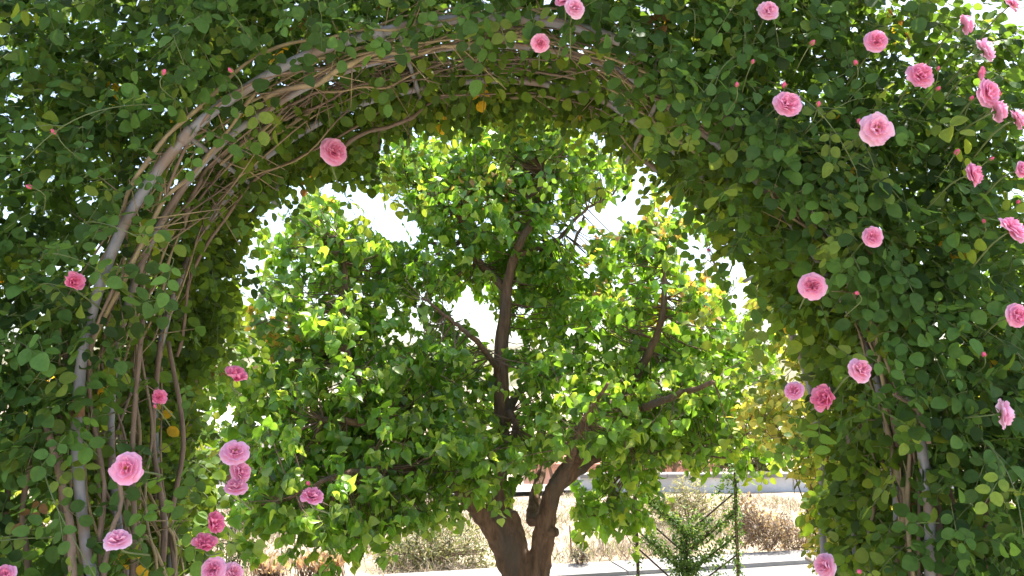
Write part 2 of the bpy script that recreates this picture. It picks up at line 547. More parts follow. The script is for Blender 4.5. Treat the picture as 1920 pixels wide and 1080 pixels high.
def compound(base, d, n, size, young=.12, yellow=.006, cbase=(0.068, 0.142, 0.028)):
    """five leaflets on an arched stalk for each row; returns list of mesh parts"""
    N = len(base)
    d = nrm(d)
    n = nrm(n - (n * d).sum(1, keepdims=True) * d)
    x = np.cross(d, n)
    col = leaf_colour(N, cbase, young, yellow)
    sag = np.array((0, 0, -1.)) * .35
    L = size * 2.1
    def at(t):
        t = np.broadcast_to(np.asarray(t, float), (N,))
        return base + (d + sag * (t * .6)[:, None]) * (L * t)[:, None]
    out = []
    spec = [(1.0, 0, 1.05), (.66, 1, .95), (.66, -1, .95), (.30, 1, .78), (.30, -1, .78)]
    ring = []
    for t, sgn, sc_ in spec:
        keep = rng.uniform(0, 1, N) > (.04 if sgn == 0 else .12)
        if t == .30: keep &= rng.uniform(0, 1, N) > .15
        tt = t * rng.uniform(.95, 1.05, N)
        b = at(tt)
        dd = d * (1 if sgn == 0 else .38) + x * (sgn * .95) + sag * rng.uniform(.2, 1.2, (N, 1)) + rng.normal(0, .13, (N, 3))
        b2 = b + nrm(dd) * (size * (.10 if sgn else .12))[:, None]
        nn = n + rng.normal(0, .24, (N, 3)) + (x * sgn * -.18)
        c = col * (1 + rng.normal(0, .10, (N, 1)))
        tip = b2 + nrm(dd) * (size * sc_)[:, None] * .5
        keep &= clear_of_blooms(tip, .016)
        k = keep
        v, tr, cc = leaves(b2[k], dd[k], nn[k], (size * sc_ * rng.uniform(.88, 1.1, N))[k], c[k].clip(.004, .9), 'rose', .3, .22)
        out.append((v, tr, cc, 0))
        v, tr = sticks(b[k], b2[k], .0006, .0005)
        out.append((v, tr, (.3, .3, .1), 1))
    ok = clear_of_blooms(base) & clear_of_blooms(at(np.full(N, .7)))
    a, m, e = base, at(np.full(N, .5)), at(np.full(N, 1.0))
    for p, q in ((a, m), (m, e)):
        v, tr = sticks(p[ok], q[ok], .0010, .0008)
        out.append((v, tr, (.3, .3, .1), 1))
    return out


def front_depth(p):
    """relief of the front skin of leaves"""
    return 0.055 * fn(p, 3.3, 1.0) + .04 * fn(p, 8.0, 5.0)


def side_mask(p, side):
    return (p[:, 0] < -.04) if side < 0 else (p[:, 0] >= -.04)


def rose_foliage(side):
    out = []
    # front skin
    N = 6600
    s = rng.uniform(.3, HLEN - .3, N * 2)
    r = rng.uniform(0.0, 1, N * 2) ** .9 * .80 + .03
    r = np.where(rng.uniform(0, 1, len(r)) < .17, r - .09, r)
    p = hoop(s, r, 0.0)
    right = p[:, 0] > .42
    r = np.where(right & (rng.uniform(0, 1, len(r)) < .50), r - .24 * rng.uniform(.3, 1, len(r)), r)
    lowl = (p[:, 0] < -.7) & (p[:, 2] < 1.95)
    r = np.where(lowl & (rng.uniform(0, 1, len(r)) < .38), r - .26 * rng.uniform(.3, 1, len(r)), r)
    p = hoop(s, r, 0.0)
    keep = side_mask(p, side) & (np.abs(p[:, 0]) < 1.75)
    # outer corners thin out
    dens = np.where(r > .62, (1 - (r - .62) / .2), 1.0)
    low = p[:, 2] < 1.0
    dens *= np.where(low, .45, 1.0) * (.70 + 1.0 * fn(p, 4.0, 21.)).clip(.2, 1.15)
    # bare canes low on the left leg
    dens *= np.where((p[:, 0] < -.5) & (p[:, 2] < 1.5), .72, 1.0)
    keep &= rng.uniform(0, 1, len(p)) < dens
    p = p[keep]; s = s[keep]; r = r[keep]
    layer = rng.uniform(0, 1, len(p))
    p[:, 1] = 1.93 + front_depth(p) + layer ** 1.5 * .22 + np.where(r < 0.03, .05, 0)
    N = len(p)
    hn = hnorm(s)
    d = randdir(N) * .8 + hn * .25 + np.array((0, -.35, -.45))
    n = np.array((0, -.85, .6)) + hn * .3 + rng.normal(0, .5, (N, 3))
    out += compound(p, d, n, rng.uniform(.021, .044, N), .10, .004)
    # leaves lying over the front pipe
    N = 900
    s = rng.uniform(.9, HLEN - .9, N); r = rng.uniform(-.07, .05, N)
    p = hoop(s, r, 0.0)
    pr = np.where(p[:, 0] > .38, np.where(p[:, 2] < 1.5, .3, 1.0), np.where(p[:, 0] > -.5, .34, .14))
    keep = side_mask(p, side) & (rng.uniform(0, 1, N) < pr)
    p = p[keep]; hn = hnorm(s[keep]); N = len(p)
    p[:, 1] = rng.uniform(1.90, 1.98, N)
    out += compound(p + hn * .03, randdir(N) * .8 - hn * .4 + np.array((0, -.2, -.4)), np.array((0, -1, .45)) + rng.normal(0, .35, (N, 3)), rng.uniform(.026, .04, N), .12, .003)
    # inside of the mass
    N = 12000
    s = rng.uniform(.3, HLEN - .3, N); r = rng.uniform(.06, .80, N); y = rng.uniform(2.1, 2.9, N)
    y = np.where((hoop(s, r, 0.0)[:, 0] > .4) & (r < .3), 2.05 + (y - 2.05) * .72, y)
    p = hoop(s, r, 0.0); p[:, 1] = y
    keep = side_mask(p, side) & (rng.uniform(0, 1, N) < np.where(p[:, 2] < 1.6, .42, np.where(p[:, 2] < 2.0, .75, 1)) * np.where(r > .7, .7, 1))
    p = p[keep]; N = len(p)
    d = randdir(N) + np.array((0, 0, -.3)); n = randdir(N) * .9 + np.array((0, -.5, .6))
    out += compound(p, d, n, rng.uniform(.026, .04, N), .05, .004)
    # outer skin that meets the sun
    N = 6600
    s = rng.uniform(.3, HLEN - .3, N); y = rng.uniform(1.9, 3.0, N)
    r = .68 + .09 * np.sin(s * 5) * np.sin(y * 6) + rng.normal(0, .06, N)
    p = hoop(s, r, 0.0); p[:, 1] = y
    keep = side_mask(p, side) & (rng.uniform(0, 1, N) < np.where(np.abs(p[:, 0]) > 1.25, .75, 1.0) * np.where(p[:, 2] < 1.1, .4, 1))
    p = p[keep]; hn = hnorm(s[keep]); N = len(p)
    d = randdir(N) * .8 + hn * .4 + np.array((0, 0, -.2)); n = hn + rng.normal(0, .4, (N, 3)) + np.array((0, 0, .5))
    out += compound(p, d, n, rng.uniform(.027, .04, N), .2, .003)
    # inside skin of the vault, hanging into the tunnel toward the back
    N = 7600
    s = rng.uniform(.3, HLEN - .3, N); y = 2.08 + .78 * rng.uniform(0, 1, N) ** .75
    p0 = hoop(s, 0 * s, 0.0)
    rightness = np.clip((p0[:, 0] - .35) / .35, 0, 1)
    backness = np.clip((y - 2.32) / .3, 0, 1)
    lowleft = (p0[:, 0] < -.6) & (p0[:, 2] < 1.7)
    pr = np.maximum(np.maximum(backness, rightness), np.where(lowleft, .95, .28))
    r = .12 - (.07 + .05 * backness) * rng.uniform(0, 1, N)
    r = r - rightness * .10 * (y < 2.5) * rng.uniform(0, 1, N)
    top = np.clip((p0[:, 2] - 1.95) / .3, 0, 1)
    fringe = np.array([noise.noise(Vector((q * 3.1, 4.4, 0))) + .6 * noise.noise(Vector((q * 9.0, 1.4, 0))) for q in s])
    r = r + .045 * top * backness - .16 * fringe * backness * (y > 2.6) * rng.uniform(0, 1, N)
    y = np.where((p0[:, 0] > .4) & (p0[:, 2] < 2.15), 2.05 + (y - 2.05) * .72, y)
    p = hoop(s, r, 0.0); p[:, 1] = y
    keep = side_mask(p, side) & (rng.uniform(0, 1, N) < pr * np.where(p[:, 2] < 1.1, .6, 1) * np.where((p0[:, 0] > .4) & (p0[:, 2] < 2.15), .72, 1))
    p = p[keep]; hn = hnorm(s[keep]); N = len(p)
    d = randdir(N) * .8 - hn * .35 + np.array((0, .1, -.5)); n = rng.normal(0, .45, (N, 3)) + np.array((0, -.75, .55)) + hn * .5
    out += compound(p, d, n, rng.uniform(.028, .042, N), .16, .004, (0.085, 0.155, 0.022))
    # loose sprays that hang from the back edge of the vault
    for q in range(34):
        s1_ = rng.uniform(1.3, HLEN - 1.3)
        p1 = hoop([s1_], .03, rng.uniform(2.55, 2.85)); 
        if not side_mask(p1, side)[0]: continue
        h1 = hnorm(np.array([s1_]))[0]
        Lq = rng.uniform(.10, .26)
        d1 = nrm(-h1 * .7 + np.array((rng.normal(0, .5), rng.normal(0, .3), -.35)))
        q_ = np.array([p1[0] + d1 * Lq * t_ + np.array((0, 0, -.10 * t_ * t_)) * Lq * 3 for t_ in np.linspace(0, 1, 6)])
        v, tr = tube(q_, [.0015, .0008], 4, .03); out.append((v, tr, (.3, .3, .1), 1))
        out += compound(q_[2:], d1 + rng.normal(0, .6, (4, 3)), rng.normal(0, .4, (4, 3)) + np.array((0, -.8, .5)), rng.uniform(.024, .036, 4), .3, .01)
    # long green shoots that leave the mass and carry leaves
    nsh = 46
    s = rng.uniform(.9, HLEN - .9, nsh); r = rng.uniform(.02, .55, nsh)
    p = hoop(s, r, 1.95)
    kp_ = side_mask(p, side)
    s, r, p = s[kp_], r[kp_], p[kp_]
    for i in range(len(p)):
        L = rng.uniform(.12, .32)
        dr = nrm(np.array([rng.normal(0, .7), -.25, rng.normal(.1, .6)]))
        q = [p[i] + dr * L * t + np.array((0, -.05 * math.sin(t * 3), -.32 * L * t * t)) for t in np.linspace(0, 1, 7)]
        q = np.array(q)
        if not clear_of_blooms(q, .004).all(): continue
        v, tr = tube(q, [.0017, .0009], 5, .03)
        out.append((v, tr, (.3, .3, .1), 1))
        k = rng.integers(3, 6)
        idx = np.linspace(1, 6, k).astype(int)
        dd = dr + rng.normal(0, .7, (k, 3)) + np.array((0, -.1, -.3))
        out += compound(q[idx], dd, np.array((0, -1, .6)) + rng.normal(0, .35, (k, 3)), rng.uniform(.024, .036, k), .35, .0)
    return out


def wander(n, amp, scale):
    t = np.linspace(0, 1, n) * scale
    sd_ = rng.uniform(0, 100)
    return np.array([noise.noise(Vector((q, sd_, 0))) for q in t]) * amp * 2


def cane_path(s0, s1, r0, y0, amp=.035, n=50):
    s = np.linspace(s0, s1, n)
    L = abs(s1 - s0)
    return hoop(s, r0 + wander(n, amp, 3 * L), y0 + wander(n, amp * 1.8, 2.5 * L))


def rose_plant(side, label):
    fx = hoop([0.0 if side < 0 else HLEN], .05, 2.3)[0]
    root = empty('climbing_rose', (float(fx[0]), 2.3, 0), label, 'climbing rose', 'climbing roses on the arch')
    V, T, c, mi = join_np(rose_foliage(side))
    link('foliage', mesh_np('foliage', V, T, c, matidx=mi), [M['rose_leaf'], M['green_stem']], root)
    nc = 32 if side < 0 else 20
    for i in range(nc):
        up = rng.uniform(0, 1)
        if side < 0:
            s0 = 0.0 if up < .5 else rng.uniform(.8, 2.6)
            s1 = rng.uniform(max(s0 + .9, 2.2), APEX_S + .6)
        else:
            s0 = HLEN if up < .5 else HLEN - rng.uniform(.8, 2.2)
            s1 = rng.uniform(APEX_S - .9, min(s0 - .9, HLEN - 1.9))
        y0 = 2.02 + .55 * rng.uniform(0, 1) ** 1.4
        r0 = rng.uniform(-.035, .07)
        n = 60
        pth = cane_path(s0, s1, r0, y0, .034 if side < 0 else .016, n) + np.stack([wander(n, .009, 14), wander(n, .012, 12), wander(n, .009, 13)], 1)
        pth[:, 1] = np.minimum(pth[:, 1], 2.66 if side < 0 else 2.35)
        rad = np.linspace(rng.uniform(.0035, .0085), .002, n) * (1 + .12 * rng.normal(0, 1, n))
        v, t = tube(pth, rad, 6, raw=True)
        v2 = [(v, t, (1, 1, 1), 0)]
        # side twigs and thorns
        kk = rng.integers(4, 60 - 4, 16)
        A = pth[kk]; D = nrm(randdir(16) * np.array((1, .7, 1)) + nrm(pth[kk + 1] - A) * .6); Bp = A + D * rng.uniform(.012, .17, (16, 1)) ** 1
        v3, t3 = sticks(A, Bp, .0022, .001, 4); v2.append((v3, t3, (1, 1, 1), 0))
        kk = rng.integers(2, 58, 30)
        A = pth[kk]; Bp = A + randdir(30) * .012
        v3, t3 = sticks(A, Bp, .002, .0003, 3); v2.append((v3, t3, (1, 1, 1), 0))
        VV, TT, cc, mm = join_np(v2)
        m = M['cane'] if rng.uniform() < .7 else M['old_cane']
        link('cane', mesh_np('cane', VV, TT), m, root)
    # old thick stems rising from the ground at the leg
    if side < 0:
        olds = [([(150, 1180), (138, 1080), (128, 980), (100, 860), (82, 770)], 1.95, .0105), ([(118, 1150), (122, 960), (112, 800), (118, 640)], 2.06, .009),
                ([(60, 1150), (52, 960), (66, 800), (50, 640)], 2.05, .008), ([(185, 1180), (200, 1030), (215, 980), (222, 940), (216, 860)], 1.97, .007),
                ([(250, 1150), (262, 980), (250, 820), (268, 600)], 2.1, .008), ([(330, 1150), (322, 980), (340, 820), (318, 640)], 2.45, .009),
                ([(300, 1150), (306, 980), (286, 820), (300, 640)], 2.35, .010), ([(20, 1150), (14, 960), (30, 820)], 2.05, .009)]
    else:
        olds = [([(1760, 1180), (1765, 980), (1742, 840), (1738, 700)], 2.02, .010), ([(1790, 1180), (1795, 980), (1775, 860), (1780, 740)], 2.05, .009),
                ([(1700, 1180), (1690, 980), (1675, 800), (1640, 640)], 2.1, .009), ([(1650, 1180), (1640, 900), (1600, 760)], 2.4, .010),
                ([(1735, 830), (1715, 770), (1690, 745), (1672, 738)], 1.93, .005), ([(1850, 1180), (1846, 900), (1870, 760)], 2.1, .008)]
    for px, Y, rad in olds:
        pts = [P(a, b, Y) for a, b in px]
        if px[0][1] > 1100: pts = [Vector((pts[0].x, Y + .03, 0))] + pts
        pts = [Vector(p) + Vector((rng.normal(0, .006), rng.normal(0, .012), 0)) for p in pts]
        v, t = tube(pts, [rad, rad * .75], 8, .03, 0, lump=.12)
        q, rr = catmull(pts, [rad, rad * .7], .02)
        kk = rng.integers(2, len(q) - 1, 40)
        v3, t3 = sticks(q[kk], q[kk] + randdir(40) * (rad + .008), .003, .0005, 3)
        VV, TT, cc, mm = join_np([(v, t, (1, 1, 1), 0), (v3, t3, (1, 1, 1), 0)])
        tag(link('cane', mesh_np('cane', VV, TT), M['old_cane'], root), 'thick reddish brown old cane')
    return root


rose_l = rose_plant(-1, 'climbing rose on the left leg of the arch, bare tan canes beside the grey pipe')
rose_r = rose_plant(1, 'climbing rose on the right leg of the arch, dense leaves with many pink blooms')


# ------------------------------------------------------------------ blooms and buds
PINK = [((.85, .29, .45), (.89, .58, .74)), ((.87, .38, .53), (.90, .68, .81)), ((.84, .25, .41), (.88, .52, .69)), ((.86, .32, .45), (.89, .62, .75))]


def petal(L, W, f0, f1, cup, az, zoff, ruff, light, tone=0):
    nu, nv = 7, 6
    V, cc = [], []
    h = zoff; rho = .0006
    prof = []
    for j in range(nv):
        v = j / (nv - 1)
        f = R(f0 + (f1 - f0) * v)
        if j: rho += L / (nv - 1) * math.cos(f); h += L / (nv - 1) * math.sin(f)
        prof.append((rho, h, v, f))
    ph = rng.uniform(0, 6)
    for rho_, h_, v, f in prof:
        wv = W * (0.2 + 1.0 * math.sin(math.pi * (.06 + .75 * v)))
        for i in range(nu):
            u = -1 + 2 * i / (nu - 1)
            q = rho_ - L * .17 * (v ** 3) * (u * u) - (L * .07 * math.exp(-(u / .22) ** 2) if j and v > .98 else 0)
            rw = ruff * v * v * math.sin(u * 5 + ph) * L
            hh = h_ + cup * u * u * W * (.3 + .7 * v) + rw
            x, y = q, u * wv
            ca, sa = math.cos(az), math.sin(az)
            V.append((x * ca - y * sa, x * sa + y * ca, hh))
            base = np.array(PINK[tone][0]); tip = np.array(PINK[tone][1])
            k = min(1, (v * .8 + abs(u) * .25)) * light
            cc.append(base * (1 - k) + tip * k)
    T = []
    for jj in range(nv - 1):
        for i in range(nu - 1):
            a = jj * nu + i
            T += [(a, a + 1, a + nu + 1), (a, a + nu + 1, a + nu)]
    return np.array(V), np.array(T), np.array(cc)


def bloom_parts(kind, tone=0):
    """radius about 1"""
    rings = {'o': [(6, .98, .60, 18, -4, .12, .0, 1.1), (6, .86, .56, 36, 10, .2, .03, 1.0), (6, .72, .48, 54, 34, .35, .05, .8), (6, .54, .38, 70, 66, .6, .06, .55), (5, .38, .28, 82, 98, .9, .07, .3), (3, .28, .2, 88, 104, 1.1, .08, .1)],
             'r': [(5, 1.02, .70, 12, -12, .1, .0, 1.2), (5, .88, .60, 28, 6, .2, .03, 1.1), (6, .66, .46, 48, 30, .4, .04, .9), (5, .44, .32, 66, 70, .7, .05, .6)],
             'd': [(5, .92, .70, 35, 20, .25, .0, .5), (6, .8, .60, 50, 38, .3, .03, .35), (5, .6, .40, 68, 70, .7, .05, .2), (4, .4, .28, 80, 100, 1.0, .06, 0)]}[kind]
    ps = []
    for n, L, W, f0, f1, cup, zo, li in rings:
        a0 = rng.uniform(0, 6)
        for i in range(n):
            a = a0 + i * 2 * math.pi / n + rng.normal(0, .1)
            v, t, c = petal(L * rng.uniform(.88, 1.08), W * rng.uniform(.9, 1.12), f0 + rng.normal(0, 7), f1 + rng.normal(0, 10), cup, a, zo, rng.uniform(.03, .09), li, tone)
            ps.append((v, t, c, 0))
    V, T, c, mi = join_np(ps)
    petals = mesh_np('bloom', V, T, c)
    # stamens
    st = []
    k = 34 if kind == 'r' else 12
    ang = rng.uniform(0, 6.28, k); rr = rng.uniform(.02, .2 if kind == 'r' else .09, k)
    A = np.stack([np.cos(ang) * rr * .4, np.sin(ang) * rr * .4, np.full(k, .08)], 1)
    B = np.stack([np.cos(ang) * rr, np.sin(ang) * rr, rng.uniform(.22, .34, k)], 1)
    v, t = sticks(A, B, .010, .008, 3); st.append((v, t, (1, 1, 1), 0))
    v, t = sticks(B, B + np.array((0, 0, .05)), .028, .018, 5); st.append((v, t, (1, 1, 1), 0))
    V, T, c, mi = join_np(st)
    stam = mesh_np('stamens', V, T)
    # calyx: hip, sepals
    v, t = tube([(0, 0, -.30), (0, 0, -.22), (0, 0, -.12), (0, 0, .02)], [.05, .12, .14, .10], 8, .05)
    cs = [(v, t, (.10, .17, .04), 0)]
    a = np.arange(5) * 1.2566
    pos = np.stack([np.cos(a) * .08, np.sin(a) * .08, np.full(5, -.05)], 1)
    dd = np.stack([np.cos(a), np.sin(a), np.full(5, -.2)], 1)
    v, t, c = leaves(pos, dd, np.tile((0., 0, 1), (5, 1)), np.full(5, .5), np.tile((.10, .18, .045), (5, 1)), 'narrow')
    cs.append((v, t, c, 0))
    V, T, c, mi = join_np(cs)
    cal = mesh_np('calyx', V, T, c)
    for m_, mm in ((petals, 'petal'), (stam, 'stamen'), (cal, 'rose_leaf')): m_.materials.append(M[mm])
    return petals, stam, cal


PB = {k: [bloom_parts(k, j if k != 'd' else 2) for j in range(4)] for k in 'ord'}


def put(name, me, parent, mw):
    o = bpy.data.objects.new(name, me)
    C.objects.link(o)
    o.parent = parent
    pw = parent_world[parent]
    o.matrix_parent_inverse = Matrix.Identity(4)
    o.matrix_basis = pw.inverted() @ mw
    parent_world[o] = mw
    return o


parent_world = {rose_l: Matrix.Translation(rose_l.location), rose_r: Matrix.Translation(rose_r.location)}


def stalk(v, t, par):
    me = mesh_np('stalk', v, t); me.materials.append(M['green_stem'])
    put('stalk', me, par, Matrix.Identity(4))


for i, b in enumerate(BL):
    par = rose_l if b[0] < 945 else rose_r
    pet, stam, cal = PB[b[6]][(i * 7 + i // 3) % 4]
    q = bdir[i].to_track_quat('Z', 'Y')
    rad = brad[i] * (1.0 if b[6] != 'd' else 1.1)
    mw = Matrix.Translation(bpos[i] - bdir[i] * rad * .25) @ q.to_matrix().to_4x4() @ Matrix.Rotation(rng.uniform(0, 6.28), 4, 'Z') @ Matrix.Scale(rad, 4)
    o = put('bloom', pet, par, mw)
    put('stamens', stam, o, mw); put('calyx', cal, o, mw)
    if b[6] == 'd': o['label'] = 'deeper pink half hidden bloom'
    back = bpos[i] - bdir[i] * rad * .5
    tip = back - bdir[i] * .02 + Vector((0, .03, -.006))
    end = tip + Vector((rng.normal(0, .012), .10, rng.normal(-.035, .015)))
    v, t = tube([back, tip, end], [.0016, .0024], 6, .02)
    stalk(v, t, o)

# buds
bm = []
v, t = tube([(0, 0, 0), (0, 0, .2), (0, 0, .55), (0, 0, .85), (0, 0, 1.0)], [.18, .34, .36, .2, .05], 10, .08)
bud_me = mesh_np('bud', v, t, np.broadcast_to((.75, .15, .28), (len(v), 3))); bud_me.materials.append(M['petal'])
cs = []
v, t = tube([(0, 0, -.4), (0, 0, -.25), (0, 0, -.05), (0, 0, .1)], [.08, .2, .22, .3], 8, .08)
cs.append((v, t, (.12, .19, .05), 0))
a = np.arange(5) * 1.2566
pos = np.stack([np.cos(a) * .30, np.sin(a) * .30, np.full(5, .05)], 1)
dd = np.stack([np.cos(a) * .35, np.sin(a) * .35, np.full(5, 1.)], 1)
nn = np.stack([np.cos(a), np.sin(a), np.full(5, 0.)], 1)
v, t, c = leaves(pos, dd, nn, np.full(5, .8), np.tile((.14, .22, .06), (5, 1)), 'narrow')
cs.append((v, t, c, 0))
V, T, c, mi = join_np(cs)
cal_me = mesh_np('calyx', V, T, c); cal_me.materials.append(M['rose_leaf'])
for (px, py) in BUDS:
    Y = 1.83 if py < 460 or px > 1500 else 1.9
    if (px, py) in ((1201, 232), (1288, 336), (1330, 470)): Y = 2.6
    if (px, py) == (580, 909): Y = 2.1
    par = rose_l if px < 945 else rose_r
    p = P(px, py, Y)
    dr = Vector((rng.normal(0, .5), -.6, rng.uniform(.1, .9))).normalized()
    s = rng.uniform(.011, .016)
    mw = Matrix.Translation(p) @ dr.to_track_quat('Z', 'Y').to_matrix().to_4x4() @ Matrix.Scale(s, 4)
    o = put('bud', bud_me, par, mw); put('calyx', cal_me, o, mw)
    v, t = tube([p - dr * s * .3, p - dr * .022 + Vector((0, .01, -.008)), p + Vector((rng.normal(0, .015), .08, -.045))], [.0011, .0016], 5, .02)
    stalk(v, t, o)

# ------------------------------------------------------------------ the tree beyond the arch
TY = 5.2
tree = empty('fruit_tree', tuple(P(980, 1200, TY) * 1.0)[:2] + (0,), 'broad low tree with forked brown trunk, framed by the rose arch', 'tree')


def TP(px, py, dy=0.0): return P(px, py, TY + dy)


tb = []
base = TP(985, 1150); base.z = -.03
for pts, rad in (
    ([base, TP(978, 1150), TP(968, 1080), TP(962, 1020), TP(952, 960, .02)], [.235, .165, .15, .135, .10]),
    ([TP(955, 1060), TP(930, 1000, -.04), TP(895, 955, -.10), TP(850, 900, -.18), TP(800, 850, -.28)], [.10, .088, .075, .062, .052]),
    ([TP(960, 1050), TP(948, 980, .05), TP(938, 920, .08), TP(940, 860, .05), TP(944, 800, 0)], [.10, .07, .058, .055, .055]),
    ([TP(1000, 1120), TP(1012, 1050, -.05), TP(1022, 990, -.08), TP(1034, 930, -.10), TP(1062, 880, -.10)], [.12, .095, .082, .072, .066]),
    ([TP(1062, 880, -.10), TP(1100, 840, -.14), TP(1135, 800, -.2), TP(1185, 720, -.3)], [.066, .055, .045, .032]),
    ([TP(1052, 905, -.08), TP(1105, 865, 0), TP(1135, 845, .1), TP(1190, 810, .3)], [.055, .05, .046, .032]),
    ([TP(1000, 980, .08), TP(1003, 930, .22), TP(1020, 870, .4)], [.07, .05, .035]),
    ([TP(1025, 1000, -.12), TP(1048, 998, -.14)], [.055, .035]),
    ([TP(938, 985, -.02), TP(920, 940, -.04), TP(915, 925, -.04)], [.05, .035, .03])):
    v, t = tube(pts, [q * (.66 if rad[0] > .2 else .78) for q in rad], 12, .05, lump=.10)
    tb.append((v, t, (1, 1, 1), 0))
V, T, c, mi = join_np(tb)
tr_o = link('trunk', mesh_np('trunk', V, T), M['bark'], tree)
rm = tr_o.modifiers.new('remesh', 'REMESH'); rm.mode = 'VOXEL'; rm.voxel_size = .013; rm.use_smooth_shade = True
sm = tr_o.modifiers.new('smooth', 'SMOOTH'); sm.factor = .5; sm.iterations = 2
txr = bpy.data.textures.new('barkdisp', 'CLOUDS'); txr.noise_scale = .05
dp = tr_o.modifiers.new('disp', 'DISPLACE'); dp.texture = txr; dp.strength = .024; dp.texture_coords = 'LOCAL'

BR = [   # (points px,py,dy), start and end radius
    ([(944, 800, 0), (938, 720, 0), (942, 640, 0), (946, 590, 0), (950, 540, 0), (966, 480, -.05), (985, 440, -.1), (1003, 400, -.12), (1012, 362, -.15), (1016, 320, -.1)], .054, .014),
    ([(950, 545, 0), (900, 500, .1), (872, 450, .1), (862, 410, .05), (838, 388, 0), (815, 368, 0)], .03, .013),
    ([(800, 850, -.28), (745, 810, -.4), (690, 750, -.45), (655, 680, -.5), (632, 610, -.5), (645, 520, -.4), (640, 450, -.4)], .048, .012),
    ([(745, 810, -.4), (690, 790, -.6), (640, 788, -.7), (610, 784, -.75)], .028, .016),
    ([(800, 850, -.28), (760, 770, 0), (720, 700, .2), (700, 600, .3), (720, 520, .3)], .034, .012),
    ([(1185, 720, -.3), (1215, 660, -.4), (1235, 590, -.4), (1250, 500, -.35), (1245, 430, -.3)], .03, .01),
    ([(1135, 800, -.2), (1190, 770, -.5), (1260, 740, -.7), (1330, 720, -.8)], .03, .012),
    ([(1190, 810, .3), (1240, 760, .5), (1300, 690, .6), (1350, 600, .6), (1340, 500, .6)], .03, .01),
    ([(944, 790, 0), (970, 740, .3), (1030, 680, .6), (1060, 600, .8), (1065, 500, .8), (1100, 400, .7)], .035, .01),
    ([(940, 700, 0), (900, 640, -.25), (850, 600, -.4), (800, 560, -.5)], .022, .008),
    ([(850, 900, -.18), (780, 880, -.5), (700, 880, -.8), (620, 900, -1.0), (560, 930, -1.1)], .03, .008),
    ([(938, 880, .06), (900, 800, .5), (850, 720, .9), (800, 620, 1.1)], .035, .01),
    ([(1020, 870, .4), (1100, 800, .9), (1180, 700, 1.2), (1200, 580, 1.2)], .034, .01),
    ([(966, 480, -.05), (1040, 450, .1), (1090, 400, .2), (1150, 360, .3)], .018, .007),
    ([(1062, 880, -.1), (1080, 830, -.5), (1100, 780, -.9), (1140, 720, -1.1)], .03, .008),
    ([(1135, 850, .1), (1210, 850, 0), (1300, 850, -.2), (1370, 860, -.3)], .022, .007),
    ([(838, 388, 0), (780, 350, .1), (730, 320, .2)], .013, .006),
    ([(944, 800, 0), (960, 770, -.1), (968, 812, -.16)], .03, .02),
]
skel = []
for pts, r0, r1 in BR:
    pp = [TP(*q) for q in pts]
    pp = [p + Vector((rng.normal(0, .012), rng.normal(0, .02), rng.normal(0, .01))) if i else p for i, p in enumerate(pp)]
    v, t = tube(pp, [r0, r1], 9, .04, .004, lump=.10)
    link('branch', mesh_np('branch', v, t), M['bark'], tree)
    c, _ = catmull(pp, [r0, r1], .06)
    skel.append(c[len(c) // 4:])
skel = np.concatenate(skel)

